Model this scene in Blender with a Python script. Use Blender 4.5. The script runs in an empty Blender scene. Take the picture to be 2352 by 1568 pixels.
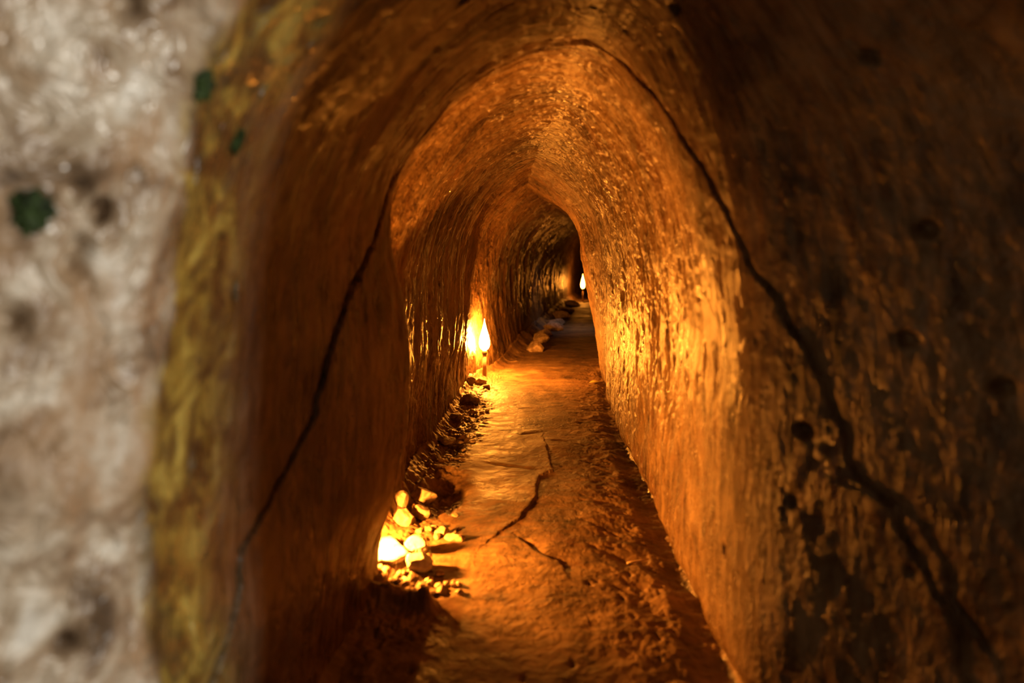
import bpy, math, random
import numpy as np

# ------------------------------------------------------------------ camera, light, exposure
S = bpy.context.scene
COL = S.collection
EYE = 0.80
cam_data = bpy.data.cameras.new('camera')
cam = bpy.data.objects.new('camera', cam_data)
COL.objects.link(cam)
cam.location = (0, 0, EYE)
cam.rotation_euler = (math.pi / 2, 0, 0)
cam_data.sensor_width = 36
cam_data.lens = 24
cam_data.shift_y = -184 / 2352
cam_data.clip_start = 0.02
cam_data.dof.use_dof = True
cam_data.dof.focus_distance = 3.4
cam_data.dof.aperture_fstop = 1.9
S.camera = cam

S.view_settings.view_transform = 'Standard'
S.view_settings.look = 'None'
S.view_settings.gamma = 1
S.view_settings.use_curve_mapping = False
S.view_settings.exposure = -0.2
S.cycles.use_denoising = True
S.cycles.sample_clamp_indirect = 3
S.cycles.max_bounces = 3
S.cycles.diffuse_bounces = 2
S.cycles.glossy_bounces = 2
S.cycles.adaptive_threshold = 0.1

world = bpy.data.worlds.new('world')
S.world = world
world.use_nodes = True
world.node_tree.nodes['Background'].inputs[0].default_value = (0.55, 0.65, 0.8, 1)
world.node_tree.nodes['Background'].inputs[1].default_value = 0.0

LAMP_RGB = (1.0, 0.305, 0.028)
E_NEAR, E_MID, E_FAR = 38000, 1250, 110


def daylight(name, loc, target, sx, sy, watts, rgb, spread=math.pi):
    from mathutils import Vector
    d = bpy.data.lights.new(name, 'AREA')
    d.shape = 'RECTANGLE'
    d.size, d.size_y = sx, sy
    d.energy, d.color, d.spread = watts, rgb, spread
    o = bpy.data.objects.new(name, d)
    COL.objects.link(o)
    o.location = loc
    o.rotation_euler = (Vector(target) - Vector(loc)).to_track_quat('-Z', 'Y').to_euler()
    return o


# the side entrance on the right, next to the photographer, lets daylight on to the left jamb
daylight('entrance_daylight', (1.75, 0.05, 0.80), (-0.5, 0.45, 0.72), 0.26, 0.65, 47, (1.0, 0.94, 0.82))
# area light added under the vault to grey the far floor; no opening there
daylight('added_far_daylight', (1.02, 8.2, 1.22), (0.92, 8.19, 0), 0.35, 2.4, 4.5, (1.0, 0.80, 0.80), math.radians(80))


# ------------------------------------------------------------------ noise
_rng = np.random.RandomState(7)
_perm = _rng.permutation(256)
_perm = np.concatenate([_perm, _perm, _perm])
_g = _rng.normal(size=(256, 3))
_g /= np.linalg.norm(_g, axis=1)[:, None]


def pnoise(x, y, z):
    x = np.asarray(x, float); y = np.asarray(y, float) + 0 * x; z = np.asarray(z, float) + 0 * x
    xi = np.floor(x).astype(int); yi = np.floor(y).astype(int); zi = np.floor(z).astype(int)
    xf, yf, zf = x - xi, y - yi, z - zi
    xi &= 255; yi &= 255; zi &= 255
    f = lambda t: t * t * t * (t * (t * 6 - 15) + 10)
    u, v, w = f(xf), f(yf), f(zf)

    def g(a, b, c):
        h = _perm[_perm[_perm[xi + a] + yi + b] + zi + c]
        G = _g[h]
        return G[..., 0] * (xf - a) + G[..., 1] * (yf - b) + G[..., 2] * (zf - c)
    x00 = g(0, 0, 0) * (1 - u) + g(1, 0, 0) * u
    x10 = g(0, 1, 0) * (1 - u) + g(1, 1, 0) * u
    x01 = g(0, 0, 1) * (1 - u) + g(1, 0, 1) * u
    x11 = g(0, 1, 1) * (1 - u) + g(1, 1, 1) * u
    return ((x00 * (1 - v) + x10 * v) * (1 - w) + (x01 * (1 - v) + x11 * v) * w) * 1.6


def fbm(x, y, z, octaves=3, gain=0.5):
    s, a = 0, 1
    for i in range(octaves):
        s = s + a * pnoise(x * 2 ** i + 17 * i, y * 2 ** i + 5 * i, z * 2 ** i)
        a *= gain
    return s


def smooth(e0, e1, t):
    t = np.clip((t - e0) / (e1 - e0), 0, 1)
    return t * t * (3 - 2 * t)


def poly_dist(px, py, pts):
    """distance to a polyline and the signed side of its nearest segment"""
    best = np.full(px.shape, 9.0); side = np.zeros(px.shape); along = np.zeros(px.shape)
    tot = 0
    for (ax, ay), (bx, by) in zip(pts[:-1], pts[1:]):
        dx, dy = bx - ax, by - ay
        L2 = dx * dx + dy * dy + 1e-12
        t = np.clip(((px - ax) * dx + (py - ay) * dy) / L2, 0, 1)
        qx, qy = px - ax - t * dx, py - ay - t * dy
        d = np.sqrt(qx * qx + qy * qy)
        m = d < best
        best = np.where(m, d, best)
        side = np.where(m, np.sign(dx * (py - ay) - dy * (px - ax)), side)
        L = math.sqrt(L2)
        along = np.where(m, tot + t * L, along)
        tot += L
    return best, side, along / tot


# ------------------------------------------------------------------ tunnel shape (metres; y runs into the tunnel)
def curve1(rows, sig=0.03):
    """smooth interpolation of a table of (y, value)"""
    a = np.array(rows, float)
    def f(y):
        y = np.asarray(y, float)
        s = 0
        for k, wgt in ((-1.6, .1), (-.8, .23), (0, .34), (.8, .23), (1.6, .1)):
            s = s + wgt * np.interp(y + k * sig * np.maximum(0.6, np.abs(y)), a[:, 0], a[:, 1])
        return s
    return f


XL = curve1([(-.6, -.95), (.1, -.85), (.40, -.66), (.52, -.50), (.62, -.405), (.70, -.365), (.85, -.375), (1.0, -.375), (1.3, -.365), (1.6, -.355),
             (1.70, -.36), (1.80, -.40), (1.95, -.395), (2.1, -.375), (2.7, -.375), (3.3, -.33), (4.05, -.30), (4.4, -.27), (4.62, -.245), (4.82, -.205), (5.0, -.14), (5.97, .015), (7.38, .207),
             (9.3, .50), (12.5, 1.07), (14.7, 1.54), (18, 2.6)])
XR = curve1([(-.6, 1.9), (.1, 1.9), (.36, 1.6), (.42, .90), (.50, .62), (.58, .645), (.72, .75), (.85, .745), (.92, .69), (1.0, .60), (1.06, .535), (1.17, .410), (1.35, .402), (1.57, .415), (1.82, .43), (2.28, .44), (2.85, .46),  # unseen inward jut beside the camera added to cut off the daylight
             (3.58, .51), (4.3, .59), (5.0, .67), (5.5, .86), (6.0, 1.0), (7.4, 1.25), (9.3, 1.55), (12.5, 2.05), (14.7, 2.4), (18, 3.5)])
XA = curve1([(-.6, .3), (.5, .16), (1.55, .13), (3, .125), (4.0, .125), (5.0, .135), (6, .32), (7.1, .54), (9.3, .93), (12.5, 1.5), (14.7, 1.95), (18, 3.0)])
ZA = curve1([(-.6, 1.6), (.5, 1.42), (1.0, 1.33), (1.55, 1.31), (2.4, 1.31), (3.2, 1.32), (4.0, 1.37), (4.5, 1.37), (5.0, 1.35), (7.1, 1.32), (9.3, 1.32), (18, 1.35)])

_hf = np.array([0, .12, .25, .46, .60, .70, .76, .82, .88, .94, 1.0])
_wf = np.array([1, .99, .975, .94, .90, .86, .80, .69, .52, .28, 0])
_hn = np.array([0, .12, .25, .46, .58, .68, .77, .85, .90, .92, .94, .96, .98, .99, .995, .998, .9995, 1.0])
_wn = np.array([1, 1.0, 1.0, 1.0, .985, .93, .84, .68, .56, .50, .434, .354, .25, .177, .125, .079, .040, 0])


def _prof(hh, ww, n=400):
    h = np.linspace(0, 1, 2000)
    w = np.interp(h, hh, ww)
    pad = np.concatenate([np.full(60, w[0]), w, w[-1] * np.ones(60)])
    for kk in (90, 90, 90):
        k = np.ones(kk) / kk
        pad = np.convolve(pad, k, 'same')
    q = pad[60:-60]
    keep = np.clip((np.linspace(0, 1, len(w)) - .86) / .08, 0, 1)
    w = q * (1 - keep) + w * keep
    w[-1] = 0
    arc = np.concatenate([[0], np.cumsum(np.hypot(np.diff(h) * 1.31, np.diff(w) * .42))])
    a = np.linspace(0, 1, n)
    return np.interp(a * arc[-1], arc, h), np.interp(a * arc[-1], arc, w), arc[-1]


HF, WF, ARC = _prof(_hf, _wf)
HN, WN, ARCN = _prof(_hn, _wn)
ARC = 0.5 * (ARC + ARCN)


def floor_rise(y):
    return 0.10 * smooth(8, 12, y)


def shell(y, v):
    """smooth tunnel lining. v: -1 left foot .. 0 crown .. 1 right foot"""
    a = 1 - np.abs(v)
    t = smooth(3.0, 4.5, y)
    idx = a * (len(HF) - 1)
    ii = np.arange(len(HF))
    h = np.interp(idx, ii, HF) * t + np.interp(idx, ii, HN) * (1 - t)
    w = np.interp(idx, ii, WF) * t + np.interp(idx, ii, WN) * (1 - t)
    z = -0.03 + (ZA(y) + 0.03) * h + floor_rise(y)
    foot = np.where(v < 0, XL(y), XR(y))
    x = XA(y) * (1 - w) + foot * w
    # the left wall closes in towards the lamp niche, then steps back behind a lip
    lip = np.where(y < 1.715, smooth(1.0, 1.70, y), 1 - smooth(1.715, 1.765, y))
    niche = np.exp(-((y - 1.83) / .06) ** 2) * np.exp(-((z - .05) / .16) ** 2)
    fade = 1 - smooth(.58, 1.05, z)
    x = x + np.where(v < 0, lip * fade * (.035 + .078 * smooth(.02, .42, z)) - .055 * niche, 0)
    x = x - .095 * np.sin(np.pi * .9 * h) * smooth(3.4, 5.2, y) * (1 - smooth(7, 10, y))
    x = x + np.where(v > 0, .045 * (1 - smooth(-.01, .075, z)) * smooth(.9, 1.3, y), 0)
    # lean of the left wall beyond it
    x = x + np.where(v < 0, .03 * smooth(1.7, 2.2, y) * (1 - smooth(4.2, 5, y)) * smooth(.05, .5, z) * w, 0)
    return x, z


# cracks as (y, v) on the lining, and as (x, y) on the floor
CRACK_MAIN = [(0.856, -0.805), (0.954, -0.758), (0.971, -0.72), (1.05, -0.698), (1.137, -0.666), (1.204, -0.625), (1.229, -0.574), (1.331, -0.501), (1.498, -0.412), (1.66, -0.292),
              (1.661, -0.191), (1.66, -0.094), (1.594, 0.006), (1.523, 0.12), (1.416, 0.231), (1.296, 0.339), (1.217, 0.409), (1.179, 0.454), (1.145, 0.492), (1.1, 0.562), (1.073, 0.62),
              (1.062, 0.666), (1.03, 0.689), (1.003, 0.736), (0.978, 0.772), (0.959, 0.844)]
CRACK_BRANCH = [(1.028, 0.691), (1.0, 0.699), (0.978, 0.73), (0.971, 0.77), (0.949, 0.802)]
FLOOR_STEP = [(.144, 3.05), (.157, 2.61), (.104, 2.53), (.076, 2.28), (.019, 2.11), (-.034, 2.01)]
FLOOR_CREVICE = [(.036, 1.94), (.076, 1.86), (.127, 1.83), (.133, 1.79)]
FLOOR_SCUFFS = [[(-.062, 3.86), (.03, 3.71), (.13, 3.74)], [(-.075, 3.26), (.048, 3.14), (.17, 3.22)], [(.144, 3.05), (.26, 3.02)], [(-.12, 2.72), (.1, 2.60)]]

PITS = [(0.613, -0.446), (0.634, -0.454), (0.622, -0.476), (0.62, -0.488), (0.586, -0.515), (0.626, -0.695), (0.611, -0.344), (0.896, -0.488),
        (0.933, 0.571), (0.982, 0.429), (0.968, 0.265), (0.84, 0.353), (1.162, 0.146), (1.287, 0.8), (1.166, -0.131), (1.113, 0.631), (1.01, 0.53)]


def relief(y, v, x, z):
    """how far the earth stands out (+) or is hollowed (-) from the smooth lining"""
    arc = v * ARC
    k_in = smooth(.72, 1.5, y)
    k_jamb = (1 - smooth(.60, .80, y)) * (v < 0)
    d = .010 * fbm(x * 3.1 + 3, y * 2.6, z * 3.1, 2)
    d += .0045 * fbm(x * 11, y * 9, z * 9, 3) * (1 - .35 * k_in)
    # broad ribs left by the hoe, following the arch
    wob = .05 * pnoise(arc * 1.3, y * .8, 4.)
    d += k_in * (1 - smooth(6, 8, y)) * (.0075 + .004 * smooth(1.8, 2.6, y)) * pnoise((y + wob) * 6.0, arc * .9, 9.3)
    # doorway-like ring before the bend
    ring = np.exp(-((y + wob - 4.12) / .10) ** 2) * .034 + np.exp(-((y + wob - 4.66) / .08) ** 2) * .022 - np.exp(-((y + wob - 4.40) / .10) ** 2) * .020
    d += ring * smooth(.30, .8, z)
    # tool strokes: long along the arch, narrow into the tunnel
    s = fbm((y + .6 * wob) * 17 / (1 + .12 * y), arc * 3.2, 2.2 + v * 0, 3, .6)
    d += (.16 + .84 * smooth(.9, 1.9, y)) * .0056 * (s - .4 * np.abs(s)) * (1.15 + .85 * smooth(1.5, 2.6, y))
    # flakes broken out of the surface
    p = pnoise(y * 15, arc * 8, 31.) + .4 * pnoise(y * 34, arc * 22, 11.)
    d -= .0045 * smooth(.42, .7, p) * smooth(1.2, 1.9, y)
    d += (.0012 + .0014 * smooth(1.2, 2.2, y)) * fbm(x * 48, y * 40, z * 30, 3, .6)
    # swirled, lumpy jamb beside the camera
    q = fbm(y * 9 + 1. * pnoise(y * 6, arc * 6, 1.), arc * 6 + 1. * pnoise(y * 5, arc * 5, 5.), 7., 4)
    d += k_jamb * .009 * q
    # worm holes
    for py_, pv in PITS:
        r2 = ((y - py_) / .0075) ** 2 + ((v - pv) * ARC / .009) ** 2
        d -= .020 * np.exp(-r2 ** 1.5 * .6)
    rnd = random.Random(5)
    for i in range(44):
        ph, pv = math.exp(rnd.uniform(math.log(.75), math.log(3.2))), rnd.uniform(-.85, .85)
        r = rnd.uniform(.0028, .006) * (0.7 + .35 * ph)
        m = (np.abs(y - ph) < 4 * r) & (np.abs(v - pv) * ARC < 5 * r)
        if m.any():
            r2 = ((y[m] - ph) / r) ** 2 + ((v[m] - pv) * ARC / r / 1.5) ** 2
            d[m] -= .9 * r * np.exp(-r2 ** 1.5 * .5)
    # the long crack across the vault
    m = (y > .6) & (y < 2.1)
    for pts, wd, dp in ((CRACK_MAIN, .0045, .017), (CRACK_BRANCH, .004, .010)):
        if not pts:
            continue
        ym, am = y[m], arc[m]
        wy = ym + .006 * fbm(am * 18, ym * 3, 2., 3)
        wa = am + .004 * fbm(am * 22, ym * 22, 8., 2)
        dist, side, al = poly_dist(wy, wa, [(a, b * ARC) for a, b in pts])
        wvar = wd * (.55 + .45 * smooth(1.0, 1.45, ym)) * (1 + .5 * pnoise(al * 26, 0, 3.) + .5 * np.exp(-((al - .42) / .09) ** 2))
        d[m] -= dp * np.where(am < 0, 1.2, .6 + .4 * smooth(1.0, 1.45, ym)) * np.exp(-(dist / wvar) ** 2)
        d[m] -= .004 * np.where(side > 0, 1, 0) * np.exp(-dist / .03)
    return d



def ground(x, y):
    """floor height"""
    xl, xr = XL(y), XR(y)
    el, er = x - xl, xr - x
    e = np.minimum(el, er)
    z = floor_rise(y) + .009 * fbm(x * 2.2, y * 1.8, 3., 2) + .004 * pnoise(x * 9, y * 7, 1.)
    rough = 1 - smooth(.05, .26, e)
    z += rough * (.008 * fbm(x * 9 + y * 3, y * 9 - x * 4, 5., 4, .6))
    # hoe scallops to the right of the trodden line
    sr = (1 - smooth(.10, .34, er))
    z += sr * .0035 * pnoise((x * .8 + y) * 16, (x - y * .8) * 5, 2.) - sr * .0035 * smooth(.3, .6, pnoise((x + y) * 24, (x - y) * 11, 7.))
    z += (.0018 * fbm(x * 38, y * 30, 2., 3) + .0006 * pnoise(x * 130, y * 110, 2.)) * (.35 + .65 * np.maximum(rough, sr))
    # crumbled clods at the foot of the left wall
    cl = (1 - smooth(.10, .24, el + .05 * pnoise(x * 4, y * 5, 6.))) * smooth(1.3, 1.5, y) * (1 - smooth(4.6, 5.2, y))
    c = pnoise(x * 26, y * 22, 1.5)
    z += cl * (.018 * np.abs(c) + .010 * np.abs(pnoise(x * 55, y * 48, 9.)))
    led = (1 - smooth(.04, .13, el)) * smooth(5.5, 6.3, y) * (1 - smooth(13, 14, y))
    z += led * (.055 + .035 * pnoise(x * 5, y * 6, 1.))
    z += .045 * np.exp(-np.maximum(el, 0) / .022) - .012 * smooth(.06, 0, er)
    # hollow behind the clods, and the bank of mud that shields the near lamp
    z -= .045 * np.exp(-(((x + .235) / .075) ** 2 + ((y - 2.36) / .17) ** 2) ** 1.5)
    z -= .03 * np.exp(-(((x + .26) / .05) ** 2 + ((y - 2.95) / .16) ** 2) ** 1.5)
    ax = np.clip((x + .40) / .225, 0, 1)
    yc = 1.600 - .03 * ax + .012 * pnoise(x * 18, 1, 1)
    z += (.040 + .010 * pnoise(x * 40, y * 20, 4.)) * np.exp(-((y - yc) / .028) ** 2) * (1 - smooth(-.20, -.165, x))
    # chipped layers and steps in the trodden clay
    wx = x + .010 * fbm(x * 14, y * 14, 3., 3)
    wy = y + .014 * fbm(x * 12, y * 12, 8., 3)
    m = (np.abs(x) < .6) & (y > 1.6) & (y < 4.2)
    if m.any():
        zz = z[m]
        dist, side, al = poly_dist(wx[m], wy[m], FLOOR_STEP)
        zz -= .001 * np.exp(-(dist / .0045) ** 2) - .008 * (side < 0) * np.exp(-dist / .10) * np.sin(np.pi * np.clip(al, .02, .98)) ** .3
        dist, side, al = poly_dist(wx[m], wy[m], FLOOR_CREVICE)
        zz -= .011 * (side > 0) * np.exp(-dist / (.010 + .018 * np.abs(np.cos(al * 3.1)))) * (.45 + .55 * np.abs(np.cos(al * 3.1)))
        for sc in FLOOR_SCUFFS:
            dist, side, al = poly_dist(wx[m], wy[m], sc)
            zz -= (.0025 * np.exp(-(dist / .010) ** 2) - .003 * np.exp(-((dist - .03) / .02) ** 2) * (side > 0)) * np.sin(np.pi * np.clip(al, .0, 1)) ** .5
        z[m] = zz
    for hx, hy, hr in ((0.275, 1.54, 0.006), (0.3, 1.38, 0.0042), (0.315, 1.27, 0.0054), (-0.2, 1.33, 0.006), (-0.15, 1.22, 0.0072), (0.12, 1.36, 0.0072), (0.02, 1.31, 0.006), (.19, 1.70, .006), (.30, 1.75, .008), (.26, 1.63, .008)):
        z -= hr * 1.1 * np.exp(-((x - hx) ** 2 + ((y - hy) * .6) ** 2) / hr ** 2)
    return z


def gz(x, y):
    return float(ground(np.array([float(x)]), np.array([float(y)]))[0])


# ------------------------------------------------------------------ materials
def mat_new(name):
    m = bpy.data.materials.new(name)
    m.use_nodes = True
    nt = m.node_tree
    return m, nt, nt.nodes['Principled BSDF']


class NT:
    def __init__(self, nt):
        self.nt = nt

    def n(self, kind, **kw):
        nd = self.nt.nodes.new(kind)
        for k, val in kw.items():
            if k.startswith('i_'):
                nd.inputs[k[2:]].default_value = val
            else:
                setattr(nd, k, val)
        return nd

    def l(self, a, b):
        self.nt.links.new(a, b)

    def math(self, op, a, b=None, clamp=False):
        nd = self.n('ShaderNodeMath', operation=op, use_clamp=clamp)
        for i, q in enumerate((a, b)):
            if q is None:
                continue
            if isinstance(q, (int, float)):
                nd.inputs[i].default_value = q
            else:
                self.l(q, nd.inputs[i])
        return nd.outputs[0]

    def ramp(self, fac, stops):
        r = self.n('ShaderNodeValToRGB')
        e = r.color_ramp.elements
        while len(e) < len(stops):
            e.new(.5)
        for el, (p, c) in zip(e, stops):
            el.position = p
            el.color = (*c, 1) if len(c) == 3 else c
        self.l(fac, r.inputs[0])
        return r.outputs[0]

    def mix(self, fac, a, b):
        nd = self.n('ShaderNodeMix', data_type='RGBA')
        if isinstance(fac, (int, float)):
            nd.inputs[0].default_value = fac
        else:
            self.l(fac, nd.inputs[0])
        for i, q in ((6, a), (7, b)):
            if isinstance(q, tuple):
                nd.inputs[i].default_value = (*q, 1)
            else:
                self.l(q, nd.inputs[i])
        return nd.outputs[2]

    def noise(self, vec, scale, detail=4, rough=.55, dist=0.):
        nd = self.n('ShaderNodeTexNoise')
        nd.inputs['Scale'].default_value = scale
        nd.inputs['Detail'].default_value = detail
        nd.inputs['Roughness'].default_value = rough
        nd.inputs['Distortion'].default_value = dist
        self.l(vec, nd.inputs['Vector'])
        return nd.outputs['Fac']

    def step(self, x, a, b):
        nd = self.n('ShaderNodeMapRange', interpolation_type='SMOOTHSTEP')
        self.l(x, nd.inputs[0])
        nd.inputs[1].default_value, nd.inputs[2].default_value = a, b
        return nd.outputs[0]

    def scaled(self, vec, s):
        nd = self.n('ShaderNodeVectorMath', operation='MULTIPLY')
        self.l(vec, nd.inputs[0])
        nd.inputs[1].default_value = s
        return nd.outputs[0]


def earth(name, lining):
    m, nt, bsdf = mat_new(name)
    t = NT(nt)
    tc = t.n('ShaderNodeTexCoord')
    P = tc.outputs['Object']
    UV = tc.outputs['UV']                       # u: metres round the arch, v: metres into the tunnel
    sep = t.n('ShaderNodeSeparateXYZ'); t.l(P, sep.inputs[0])
    big = t.noise(P, 2.6, 4, .6, .3)
    mid = t.noise(P, 11, 4, .65, .6)
    fine = t.noise(P, 70, 4, .6)
    if lining:
        st = t.noise(t.scaled(UV, (7, 42, 1)), 1, 5, .6, .5)
    else:
        st = t.noise(t.scaled(P, (9, 22, 9)), 1, 5, .6, .8)
    v = t.math('ADD', t.math('MULTIPLY', big, .35), t.math('ADD', t.math('MULTIPLY', mid, .3), t.math('MULTIPLY', st, .35)))
    col = t.ramp(v, [(.39, (.045, .022, .009)), (.46, (.125, .070, .030)), (.53, (.215, .130, .060)), (.62, (.36, .235, .125))])
    if lining:
        dk = t.noise(t.scaled(UV, (11, 60, 1)), 1, 4, .7, 1.2)
        col = t.mix(t.math('MULTIPLY', t.step(dk, .56, .68), .6), col, (.07, .035, .016))
    # iron-brown mottles
    col = t.mix(t.math('MULTIPLY', t.step(t.noise(P, 6, 2, .6, 1.), .56, .68), .5), col, (.17, .075, .032))
    if lining:
        wob = t.math('ADD', sep.outputs[1], t.math('MULTIPLY', t.math('SUBTRACT', t.noise(P, 5, 3), .5), .12))
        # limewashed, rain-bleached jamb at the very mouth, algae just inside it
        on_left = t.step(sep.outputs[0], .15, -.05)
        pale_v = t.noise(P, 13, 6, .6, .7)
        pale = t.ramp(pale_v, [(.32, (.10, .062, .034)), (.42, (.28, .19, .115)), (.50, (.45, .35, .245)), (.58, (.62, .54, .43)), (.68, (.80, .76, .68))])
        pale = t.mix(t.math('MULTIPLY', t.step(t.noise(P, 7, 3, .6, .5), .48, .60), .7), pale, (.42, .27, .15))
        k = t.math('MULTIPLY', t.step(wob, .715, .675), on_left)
        alg = t.ramp(t.noise(P, 14, 5, .62, .8), [(.38, (.05, .028, .008)), (.47, (.13, .082, .018)), (.54, (.27, .18, .03)), (.66, (.50, .38, .08))])
        ka = t.math('MULTIPLY', t.math('MULTIPLY', t.step(wob, .98, .78), on_left), .9)
        col = t.mix(ka, col, alg)
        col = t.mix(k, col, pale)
    # pin holes as dark dots: their inner shade is in the colour, no relief
    vor = t.n('ShaderNodeTexVoronoi'); vor.inputs['Scale'].default_value = 26 if lining else 34
    vor.inputs['Randomness'].default_value = 1
    src = t.scaled(UV, (.55, 1, 1)) if lining else P
    dm = t.n('ShaderNodeVectorMath', operation='ADD'); t.l(src, dm.inputs[0])
    nn = t.n('ShaderNodeTexNoise'); nn.inputs['Scale'].default_value = 30; t.l(P, nn.inputs['Vector'])
    t.l(t.scaled(nn.outputs['Color'], (.02, .02, .02)), dm.inputs[1])
    t.l(dm.outputs[0], vor.inputs['Vector'])
    sepc = t.n('ShaderNodeSeparateColor'); t.l(vor.outputs['Color'], sepc.inputs[0])
    hole_shade = t.math('MULTIPLY', t.step(vor.outputs['Distance'], .13, .03), t.step(sepc.outputs[0], .80, .90))
    col = t.mix(t.math('MULTIPLY', hole_shade, .45), col, (.05, .03, .016))
    nt.links.new(col, bsdf.inputs['Base Color'])
    # damp, hand-smoothed clay: gloss in patches
    gl = t.n('ShaderNodeMapRange')
    t.l(t.math('ADD', t.math('MULTIPLY', st, .5), t.math('MULTIPLY', t.noise(P, 3.5, 3), .5)), gl.inputs[0])
    gl.inputs[1].default_value, gl.inputs[2].default_value = .38, .62
    gl.inputs[3].default_value, gl.inputs[4].default_value = (.22, .50) if lining else (.5, .8)
    t.l(gl.outputs[0], bsdf.inputs['Roughness'])
    bsdf.inputs['Specular IOR Level'].default_value = .5
    # bump, metres
    if lining:
        stb = t.noise(t.scaled(UV, (16, 75, 1)), 1, 4, .68, .8)
        h_in = t.math('ADD', t.math('MULTIPLY', stb, .0125), t.math('MULTIPLY', t.noise(P, 34, 4, .72, .3), .0070))
        h_out = t.math('MULTIPLY', t.noise(P, 22, 3, .62, .5), .016)
        kk = t.step(sep.outputs[1], 1.15, .75)
        h = t.math('ADD', t.math('MULTIPLY', h_in, t.math('SUBTRACT', 1, kk)), t.math('MULTIPLY', h_out, kk))
    else:
        h = t.math('ADD', t.math('MULTIPLY', t.noise(P, 26, 4, .65, .4), .0055), t.math('MULTIPLY', fine, .0012))
    b = t.n('ShaderNodeBump'); b.inputs['Distance'].default_value = 1.0; b.inputs['Strength'].default_value = 1.0
    t.l(h, b.inputs['Height'])
    t.l(b.outputs[0], bsdf.inputs['Normal'])
    return m


def plain(name, c1, c2, scale, rough=.7, bump=.0, spec=.4, metal=0.):
    m, nt, bsdf = mat_new(name)
    t = NT(nt)
    P = t.n('ShaderNodeTexCoord').outputs['Object']
    f = t.noise(P, scale, 5, .65, .5)
    t.l(t.ramp(f, [(.35, c1), (.65, c2)]), bsdf.inputs['Base Color'])
    bsdf.inputs['Roughness'].default_value = rough
    bsdf.inputs['Specular IOR Level'].default_value = spec
    bsdf.inputs['Metallic'].default_value = metal
    if bump:
        b = t.n('ShaderNodeBump'); b.inputs['Distance'].default_value = 1
        t.l(t.math('MULTIPLY', f, bump), b.inputs['Height'])
        t.l(b.outputs[0], bsdf.inputs['Normal'])
    return m


def glow(name, strength):
    m = bpy.data.materials.new(name)
    m.use_nodes = True
    nt = m.node_tree
    nt.nodes.remove(nt.nodes['Principled BSDF'])
    e = nt.nodes.new('ShaderNodeEmission')
    e.inputs[0].default_value = (*LAMP_RGB, 1)
    e.inputs[1].default_value = strength
    nt.links.new(e.outputs[0], nt.nodes['Material Output'].inputs[0])
    return m


M_LINING = earth('hewn_clay', True)
M_FLOOR = earth('trodden_clay', False)
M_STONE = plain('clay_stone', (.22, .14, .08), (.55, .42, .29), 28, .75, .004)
M_GLARE_STONE = plain('glare_paled_stone', (.50, .43, .34), (.82, .78, .70), 34, .8, .005)  # lamp glare put into the colour: stones paled so they burn out white
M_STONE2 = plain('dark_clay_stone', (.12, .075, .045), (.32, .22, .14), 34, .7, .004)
M_WOOD = plain('pale_wood', (.50, .36, .20), (.72, .56, .36), 60, .6, .0006)
M_BARK = plain('dark_twig', (.05, .03, .02), (.14, .09, .05), 60, .7, .0006)
M_LEAF = plain('yellow_leaf', (.50, .42, .08), (.62, .55, .16), 40, .5, .0004)
M_MOSS = plain('green_moss', (.004, .010, .001), (.045, .085, .012), 55, .7, .001)
M_POLE = plain('painted_pole', (.50, .33, .25), (.60, .42, .34), 20, .5, .0004)
M_SOCKET = plain('dark_socket', (.03, .025, .02), (.06, .05, .04), 20, .4)


# ------------------------------------------------------------------ mesh helpers
def mesh_from(name, verts, faces, mat, parent=None, normals=None, uv=None, smooth_on=True):
    me = bpy.data.meshes.new(name)
    if isinstance(faces, np.ndarray):
        nv, nf, k = len(verts), len(faces), faces.shape[1]
        me.vertices.add(nv)
        me.vertices.foreach_set('co', np.ascontiguousarray(verts, dtype=np.float32).ravel())
        me.loops.add(nf * k)
        me.loops.foreach_set('vertex_index', np.ascontiguousarray(faces, dtype=np.int32).ravel())
        me.polygons.add(nf)
        me.polygons.foreach_set('loop_start', np.arange(0, nf * k, k, dtype=np.int32))
        me.update(calc_edges=True)
        me.polygons.foreach_set('use_smooth', np.full(nf, smooth_on))
        if uv is not None:
            u = me.uv_layers.new(name='UVMap')
            u.data.foreach_set('uv', uv[faces.ravel()].astype(np.float32).ravel())
        if normals is not None:
            me.normals_split_custom_set_from_vertices(normals.astype(np.float32))
    else:
        me.from_pydata([tuple(p) for p in verts], [], faces)
        me.update()
        for p in me.polygons:
            p.use_smooth = smooth_on
    me.materials.append(mat)
    o = bpy.data.objects.new(name, me)
    COL.objects.link(o)
    if parent:
        o.parent = parent
    return o


def tag(o, label, cat, group=None):
    o['label'] = label
    o['category'] = cat
    if group:
        o['group'] = group
    return o


def empty(name, loc, label, cat, group=None):
    o = bpy.data.objects.new(name, None)
    o.empty_display_size = .05
    COL.objects.link(o)
    o.location = loc
    return tag(o, label, cat, group)


def grid_faces(nr, nc):
    i = np.arange(nr * nc).reshape(nr, nc)
    return np.stack([i[:-1, :-1].ravel(), i[:-1, 1:].ravel(), i[1:, 1:].ravel(), i[1:, :-1].ravel()], 1)


# ------------------------------------------------------------------ the tunnel
YS = np.concatenate([np.linspace(-.55, .34, 60), np.arange(.345, 1.25, .0030), np.exp(np.arange(math.log(1.253), math.log(17.5), .0025))])


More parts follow.
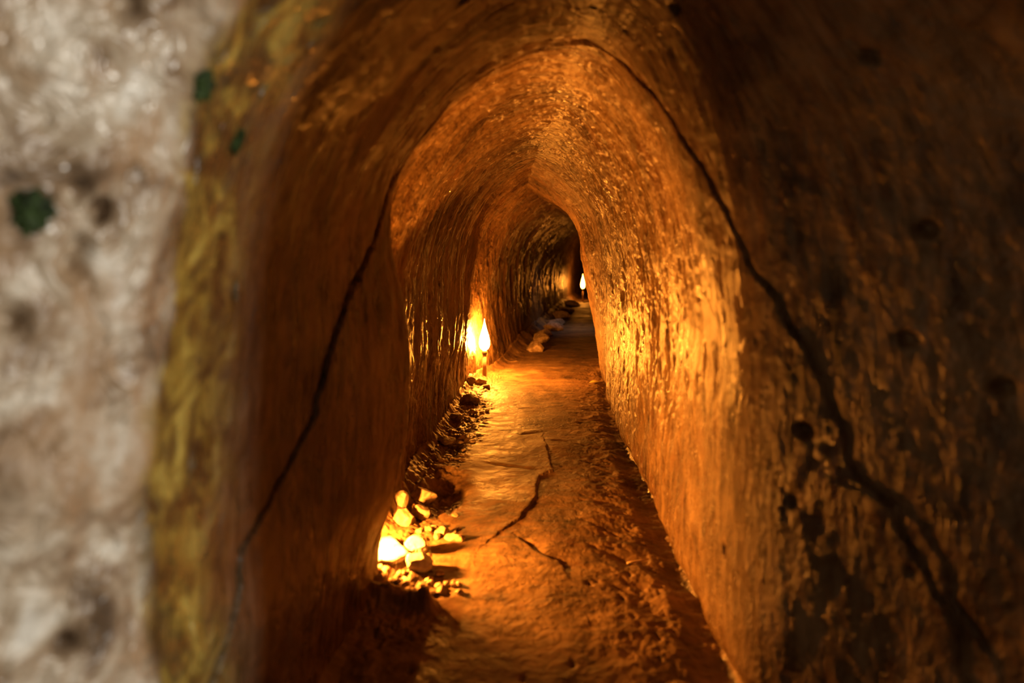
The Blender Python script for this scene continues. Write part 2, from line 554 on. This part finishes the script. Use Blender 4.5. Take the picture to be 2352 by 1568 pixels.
def lay_tunnel():
    V = np.linspace(-1, 1, 821)
    Y, VV = np.meshgrid(YS, V, indexing='ij')
    X, Z = shell(Y, VV)
    P = np.stack([X, Y, Z], -1)
    du = np.gradient(P, axis=1)
    dy = np.gradient(P, axis=0)
    N = np.cross(dy, du)
    N /= np.linalg.norm(N, axis=-1)[..., None] + 1e-12
    c = np.stack([XA(Y), Y, .6 + 0 * Y], -1) - P
    if (N * c).sum() < 0:
        N = -N
    # soften the direction of displacement across the crown
    D = relief(Y.ravel(), VV.ravel(), X.ravel(), Z.ravel()).reshape(Y.shape)
    Q = P + N * D[..., None]
    du = np.gradient(Q, axis=1); dy = np.gradient(Q, axis=0)
    NN = np.cross(dy, du)
    NN /= np.linalg.norm(NN, axis=-1)[..., None] + 1e-12
    if (NN * c).sum() < 0:
        NN = -NN
    uv = np.stack([VV * ARC, Y], -1)
    for name, a, b in (('wall_left', 0, 270), ('ceiling', 270, 550), ('wall_right', 550, 820)):
        q = Q[:, a:b + 1]; nr, nc = q.shape[:2]
        F = grid_faces(nr, nc)
        t0 = q.reshape(-1, 3)
        k = len(F) // 2
        fn = np.cross(t0[F[k, 1]] - t0[F[k, 0]], t0[F[k, 3]] - t0[F[k, 0]])
        if np.dot(fn, N[:, a:b + 1].reshape(-1, 3)[F[k, 0]]) < 0:
            F = F[:, ::-1]
        o = mesh_from(name, t0, np.ascontiguousarray(F), M_LINING, normals=NN[:, a:b + 1].reshape(-1, 3), uv=uv[:, a:b + 1].reshape(-1, 2))
        o['kind'] = 'structure'
    # floor
    T = np.linspace(0, 1, 401)
    Y, TT = np.meshgrid(YS, T, indexing='ij')
    X = (XL(Y) - .05) * (1 - TT) + (XR(Y) + .09) * TT
    Z = ground(X.ravel(), Y.ravel()).reshape(X.shape)
    o = mesh_from('floor', np.stack([X, Y, Z], -1).reshape(-1, 3), grid_faces(*X.shape), M_FLOOR)
    o['kind'] = 'structure'
    # far end, out of sight round the bend
    y0 = YS[-1]
    a, z = shell(np.full(60, y0), np.linspace(-1, 1, 60))
    ring = [(p, y0, q) for p, q in zip(a, z)]
    cx, cz = float(XA(y0)), .6
    vs = ring + [(cx + (p[0] - cx) * .5, y0 + .25, cz + (p[2] - cz) * .5) for p in ring] + [(cx, y0 + .32, cz)]
    fs = [(i, i + 1, 61 + i, 60 + i) for i in range(59)] + [(60 + i, 61 + i, 120) for i in range(59)] + [(59, 0, 60, 119), (119, 60, 120)]
    o = mesh_from('wall_back', vs, fs, M_FLOOR)
    o['kind'] = 'structure'


lay_tunnel()


# ------------------------------------------------------------------ stones
def ico(sub):
    import bmesh
    bm = bmesh.new()
    bmesh.ops.create_icosphere(bm, subdivisions=sub, radius=1)
    bm.verts.ensure_lookup_table()
    v = np.array([p.co[:] for p in bm.verts]); f = np.array([[q.index for q in p.verts] for p in bm.faces])
    bm.free()
    return v, f


ICO4, ICO3 = ico(5), ico(4)


def rock_mesh(size, seed, planes=11, sub=4, chip=.05):
    v, f = ICO4 if sub == 4 else ICO3
    r = np.random.RandomState(seed)
    n = r.normal(size=(planes, 3)); n /= np.linalg.norm(n, axis=1)[:, None]
    p = r.uniform(.62, .95, planes)
    dots = v @ n.T
    rad = np.where(dots > .05, p / np.maximum(dots, .05), 9).min(1)
    rad = np.minimum(rad, 1.15)
    rad = rad * (1 + chip * fbm(v[:, 0] * 3 + seed, v[:, 1] * 3, v[:, 2] * 3, 4, .6))
    q = v * rad[:, None] * (np.array(size) / 2)
    return q, f


def rock(loc, size, seed, label, group=None, rot=0., tilt=0., mat=None, name='stone', planes=11, sink=.3, cat='stone', base=None):
    q, f = rock_mesh(size, seed, planes)
    o = mesh_from(name, q, f, mat or M_STONE)
    z = gz(*loc) if base is None else base
    o.location = (loc[0], loc[1], z + size[2] * (.5 - sink))
    o.rotation_euler = (tilt, tilt * .4, rot)
    return tag(o, label, cat, group)


rock((-.262, 1.862), (.060, .056, .052), 3, 'brightly lit stone right beside the glowing near lamp, back one of the pair', rot=.3, mat=M_GLARE_STONE, sink=.3, planes=7)
rock((-.240, 1.755), (.068, .064, .050), 8, 'brightly lit stone beside the glowing near lamp, front one of the pair', rot=1.0, mat=M_GLARE_STONE, sink=.3, planes=7)
rock((-.332, 1.835), (.105, .15, .03), 5, 'white-hot flat slab lying between the near lamp and the pair of lit stones', rot=.1, mat=M_GLARE_STONE, sink=.15, planes=9)
rock((-.306, 2.32), (.105, .07, .045), 12, 'flat slab tilted against the foot of the left wall above the dark hollow', rot=-.5, tilt=.3, sink=.1)
rock((-.282, 2.12), (.060, .055, .05), 15, 'square block between the tilted slab and the pair of lit stones', rot=.4, sink=.2)
rock((-.325, 2.06), (.065, .07, .06), 21, 'rounded lump leaning on the left wall just beyond the near lamp', rot=.9, planes=18, sink=.2)
rock((-.352, 2.17), (.045, .045, .05), 25, 'small upright clod wedged at the left wall beside the square block', rot=.2, sink=.2)
rock((-.165, 1.955), (.055, .04, .03), 31, 'low lump right of the near lamp on the edge of the trodden path', rot=.2, sink=.25)
rock((-.205, 2.00), (.040, .034, .028), 33, 'small lump beside the low lump at the edge of the path', rot=.8, sink=.25)
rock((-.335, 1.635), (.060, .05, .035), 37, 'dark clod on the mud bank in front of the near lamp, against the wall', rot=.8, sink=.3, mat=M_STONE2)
rock((-.205, 4.43), (.085, .075, .055), 41, 'pale stone at the foot of the tall glowing lamp', rot=.3, sink=.25)
rock((-.262, 4.30), (.075, .07, .05), 43, 'pale stone nearest the left wall beside the tall glowing lamp', rot=1.3, sink=.25)
rock((-.155, 4.28), (.055, .05, .03), 45, 'small flat stone in front of the tall glowing lamp', rot=2.3, sink=.25)
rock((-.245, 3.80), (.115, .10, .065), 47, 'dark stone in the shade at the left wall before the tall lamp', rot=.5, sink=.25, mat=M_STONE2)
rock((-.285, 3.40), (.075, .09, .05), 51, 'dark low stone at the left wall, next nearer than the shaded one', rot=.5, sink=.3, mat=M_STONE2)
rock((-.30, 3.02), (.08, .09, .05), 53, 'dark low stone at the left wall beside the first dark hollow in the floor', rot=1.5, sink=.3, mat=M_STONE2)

# loose edging stones along the foot of the left wall beyond the tall lamp
NTH = ('first', 'second', 'third', 'fourth', 'fifth', 'sixth', 'seventh', 'last')
led = [(6.15, .17, .13), (6.75, .18, .12), (7.3, .16, .12), (7.95, .22, .14), (8.6, .18, .12), (9.3, .24, .14), (10.1, .22, .12), (11.0, .24, .13)]
for i, (yy, s, h) in enumerate(led):
    rock((float(XL(yy)) + .16, yy), (s, s * 1.2, h), 60 + i, 'rough clod edging the far left wall, %s in the row beyond the tall lamp' % NTH[i], 'clods edging the far left wall', rot=.5 * i, sink=.35, name='clod', cat='clod')

# small pebbles scattered round the near lamp
pr = random.Random(3)
protos = []
for s in range(4):
    q, f = rock_mesh((.022, .019, .014), 90 + s, 9, sub=3)
    protos.append(mesh_from('pebble', q, f, M_STONE))
n_used = 0
for i in range(64):
    if i < 44:
        px_, py_ = pr.uniform(-.33, -.13), pr.uniform(1.64, 1.74)
        px_ += (py_ - 1.69) * -.6
    elif i < 56:
        px_, py_ = pr.uniform(-.30, -.14), pr.uniform(1.92, 2.2)
    else:
        px_, py_ = pr.uniform(-.25, -.12), pr.uniform(2.6, 4.1)
    if (px_ + .319) ** 2 + (py_ - 1.75) ** 2 < .05 ** 2 or (px_ + .24) ** 2 + (py_ - 1.755) ** 2 < .045 ** 2 or (px_ + .262) ** 2 + (py_ - 1.862) ** 2 < .042 ** 2:
        continue
    src = protos[i % 4]
    if n_used < 4:
        o = protos[n_used]
    else:
        o = src.copy(); COL.objects.link(o)
    n_used += 1
    k = pr.uniform(.5, 1.25)
    o.scale = (k, k, k)
    o.rotation_euler = (0, 0, pr.uniform(0, 6))
    o.location = (px_, py_, gz(px_, py_) + .0035 * k)
    if i < 44:
        tag(o, 'small lit pebble scattered on the ground around the near lamp', 'pebble', 'pebbles round the near lamp')
    elif i < 56:
        tag(o, 'small pebble among the blocks just beyond the near lamp', 'pebble', 'pebbles beyond the near lamp')
    else:
        tag(o, 'small pebble on the crumbled edge of the path towards the tall lamp', 'pebble', 'pebbles along the path edge')


# ------------------------------------------------------------------ tubes: twigs, poles
def tube(name, pts, radii, mat, parent=None, n=10, loc=None):
    from mathutils import Vector
    vs, fs = [], []
    P = [Vector(p) for p in pts]
    up = Vector((.3, .2, 1)).normalized()
    for i, p in enumerate(P):
        t = (P[min(i + 1, len(P) - 1)] - P[max(i - 1, 0)]).normalized()
        a = t.cross(up)
        if a.length < 1e-4:
            a = t.cross(Vector((1, 0, 0)))
        a.normalize(); b = t.cross(a)
        for k in range(n):
            an = 2 * math.pi * k / n
            vs.append(p + (a * math.cos(an) + b * math.sin(an)) * radii[i])
    for i in range(len(P) - 1):
        for k in range(n):
            fs.append((i * n + k, i * n + (k + 1) % n, (i + 1) * n + (k + 1) % n, (i + 1) * n + k))
    fs.append(tuple(range(n))[::-1]); fs.append(tuple(range((len(P) - 1) * n, len(P) * n)))
    o = mesh_from(name, vs, fs, mat, parent)
    if loc:
        o.location = loc
    return o


def on_ground(pts, lift):
    return [(x, y, gz(x, y) + lift + dz) for x, y, dz in pts]


o = tube('stick', on_ground([(.308, 1.826, .001), (.325, 1.832, .003), (.345, 1.836, .003), (.370, 1.840, .001)], .003), [.003, .0032, .0028, .0012], M_WOOD)
tag(o, 'short pale wooden stick lying on the floor by the right wall', 'stick')
o = tube('straw', [(-.290, 1.70, gz(-.29, 1.70) + .004), (-.2875, 1.706, gz(-.29, 1.70) + .03), (-.283, 1.712, gz(-.29, 1.70) + .045)], [.0015, .0013, .001], M_BARK)
tag(o, 'thin dark straw standing in the rubble in front of the near lamp', 'straw')
tw = empty('twig', (1.34, 11.3, gz(1.34, 11.3)), 'dark forked twig on the floor before the farthest lamp', 'twig')
tube('stem', [(-.14, .15, .02), (-.05, .05, .05), (.03, 0, .03), (.10, -.3, .015), (.16, -.5, .012)], [.007, .009, .010, .008, .004], M_BARK, tw)
tube('branch', [(0, 0.01, .035), (.03, .08, .10), (.10, .12, .13)], [.007, .005, .003], M_BARK, tw)
tube('branch', [(-.05, .05, .05), (-.09, .10, .12), (-.08, .12, .19)], [.006, .004, .002], M_BARK, tw)

lf = empty('leaf', (.505, 4.46, gz(.52, 4.46) + .006), 'fallen yellow leaf with dark stalk on the floor by the right wall', 'leaf')
vs, fs = [], []
for i in range(13):
    t = i / 12
    wd = .013 * math.sin(math.pi * t ** .8) + .0004
    for k in (-1, -.5, 0, .5, 1):
        vs.append((t * .07, k * wd * 2.2, .004 + .008 * abs(k) * math.sin(math.pi * t) + .006 * t))
for i in range(12):
    for k in range(4):
        a = i * 5 + k
        fs.append((a, a + 5, a + 6, a + 1))
lb = mesh_from('blade', vs, fs, M_LEAF, lf)
sm = lb.modifiers.new('thickness', 'SOLIDIFY'); sm.thickness = .0012
tube('stalk', [(.068, 0, .008), (.09, .003, .010), (.115, -.002, .006)], [.003, .0025, .003], M_BARK, lf)


# ------------------------------------------------------------------ moss in the holes of the left jamb
def moss(y, v, r, seed, label):
    ya, va = np.array([y]), np.array([v])
    x, z = shell(ya, va)
    d = relief(ya.copy(), va, x, z)
    e = 1e-3
    xa, za = shell(ya + e, va); xb, zb = shell(ya, va + e)
    a = np.array([xa[0] - x[0], e, za[0] - z[0]]); b = np.array([xb[0] - x[0], 0, zb[0] - z[0]])
    n = np.cross(a, b); n /= np.linalg.norm(n)
    c = np.array([x[0], y, z[0]])
    if n @ (np.array([.12, y - .2, .7]) - c) < 0:
        n = -n
    c = c + n * (d[0])
    a /= np.linalg.norm(a); b = np.cross(n, a)
    vs, f = ICO4
    rad = 1 + .45 * fbm(vs[:, 0] * 2.2 + seed, vs[:, 1] * 2.2, vs[:, 2] * 2.2, 4, .65)
    q = vs * rad[:, None]
    q = (q[:, :1] * a * r + q[:, 1:2] * b * r * 1.25 + q[:, 2:] * n * r * .42)
    o = mesh_from('moss', q, f, M_MOSS)
    o.location = tuple(c)
    vs2, fs2 = [], []
    rr = random.Random(seed)
    for i in range(260):
        an, rd = rr.uniform(0, 6.283), r * math.sqrt(rr.random()) * 1.1
        p = a * math.cos(an) * rd + b * math.sin(an) * rd * 1.2 + n * r * .3
        dr = n + (a * rr.uniform(-1, 1) + b * rr.uniform(-1, 1)) * .8
        dr /= np.linalg.norm(dr)
        w = np.cross(dr, b); w /= np.linalg.norm(w) + 1e-9
        L = rr.uniform(.10, .28) * r
        k = len(vs2)
        vs2 += [p - w * L * .12, p + w * L * .12, p + dr * L * .6 + w * L * .16, p + dr * L, p + dr * L * .6 - w * L * .16]
        fs2.append((k, k + 1, k + 2, k + 3, k + 4))
    mesh_from('leaves', vs2, fs2, M_MOSS, o)['kind'] = 'stuff'
    return tag(o, label, 'moss', 'moss tufts on the left jamb')


moss(.590, -.458, .0145, 4, 'largest green moss tuft on the pale daylit left wall')
moss(.697, -.367, .0125, 9, 'dark green moss tuft high on the olive edge of the left wall')
moss(.809, -.382, .0115, 14, 'dark green moss tuft deepest in, on the brown part of the left wall')


# ------------------------------------------------------------------ lamps
def lathe(name, prof, mat, parent, n=28):
    vs, fs = [], []
    for r, z in prof:
        for k in range(n):
            a = 2 * math.pi * k / n
            vs.append((r * math.cos(a), r * math.sin(a), z))
    for i in range(len(prof) - 1):
        for k in range(n):
            fs.append((i * n + k, i * n + (k + 1) % n, (i + 1) * n + (k + 1) % n, (i + 1) * n + k))
    fs.append(tuple(range(n))[::-1]); fs.append(tuple(range((len(prof) - 1) * n, len(prof) * n)))
    return mesh_from(name, vs, fs, mat, parent)


def teardrop(r, h, z0, n=16):
    pr_ = []
    for i in range(n + 1):
        t = i / n
        w = math.sin(math.pi * t ** .55) * (1 - t) ** .35 * 1.25
        pr_.append((max(r * w, .0012), z0 + h * t))
    return pr_


def lamp(loc, pole_h, bulb_r, bulb_h, strength, label, light_screen=False):
    t = empty('lamp', loc, label, 'lamp', 'lamps along the left wall')
    if pole_h > .03:
        tube('pole', [(0, 0, -.01), (.001, 0, pole_h * .5), (0, 0, pole_h)], [.014, .0135, .013], M_POLE, t, 16)
    if light_screen:
        lathe('socket', [(.004, pole_h - .070), (.005, pole_h - .069), (.005, pole_h + .018), (.0035, pole_h + .026)], M_SOCKET, t)
    else:
        lathe('socket', [(.010, pole_h - .004), (.017, pole_h), (.018, pole_h + .022), (.012, pole_h + .028)], M_SOCKET, t)
    if light_screen:  # unseen screen added round the bulb to keep its light off near surfaces
        vs, fs = [], []
        m_ = 24
        for r_, z_ in ((.040, -.045), (.043, .02), (.043, .075), (.038, .12), (.024, .15), (.004, .165)):
            for q_ in (r_, r_ + .0015):
                for k in range(m_ + 1):
                    a0_ = -38 + 24 * max(0, z_) / .13
                    a_ = math.radians(a0_ - (a0_ + 215) * k / m_)
                    vs.append((q_ * math.cos(a_), q_ * math.sin(a_), z_ + pole_h + .03))
        w_ = m_ + 1
        for i in range(5):
            for j in (0, 1):
                for k in range(m_):
                    a_ = (i * 2 + j) * w_ + k
                    fs.append((a_, a_ + 1, a_ + 2 * w_ + 1, a_ + 2 * w_))
        for k in range(m_):
            fs.append((k, k + 1, w_ + k + 1, w_ + k)); a_ = 10 * w_ + k
            fs.append((a_, a_ + 1, a_ + w_ + 1, a_ + w_))
        mesh_from('shade', vs, fs, M_SOCKET, t)  # the added light screen, out of view behind the lip
    lathe('bulb', teardrop(bulb_r, bulb_h, pole_h + .024), glow('bulb_glow', strength), t, 20)
    return t


g1 = gz(-.319, 1.75)
lamp((-.408, 1.790, .075), .0, .0085, .022, E_NEAR, 'nearest lamp, sunk in its niche behind the lip of the left wall', True)
lamp((-.190, 4.71, gz(-.190, 4.71)), .15, .033, .22, E_MID, 'tall glowing lamp on a short post at the left wall where the tunnel bends')
lamp((1.245, 12.0, gz(1.245, 12.0)), .20, .034, .26, E_FAR, 'farthest glowing lamp, just showing past the edge of the right wall')
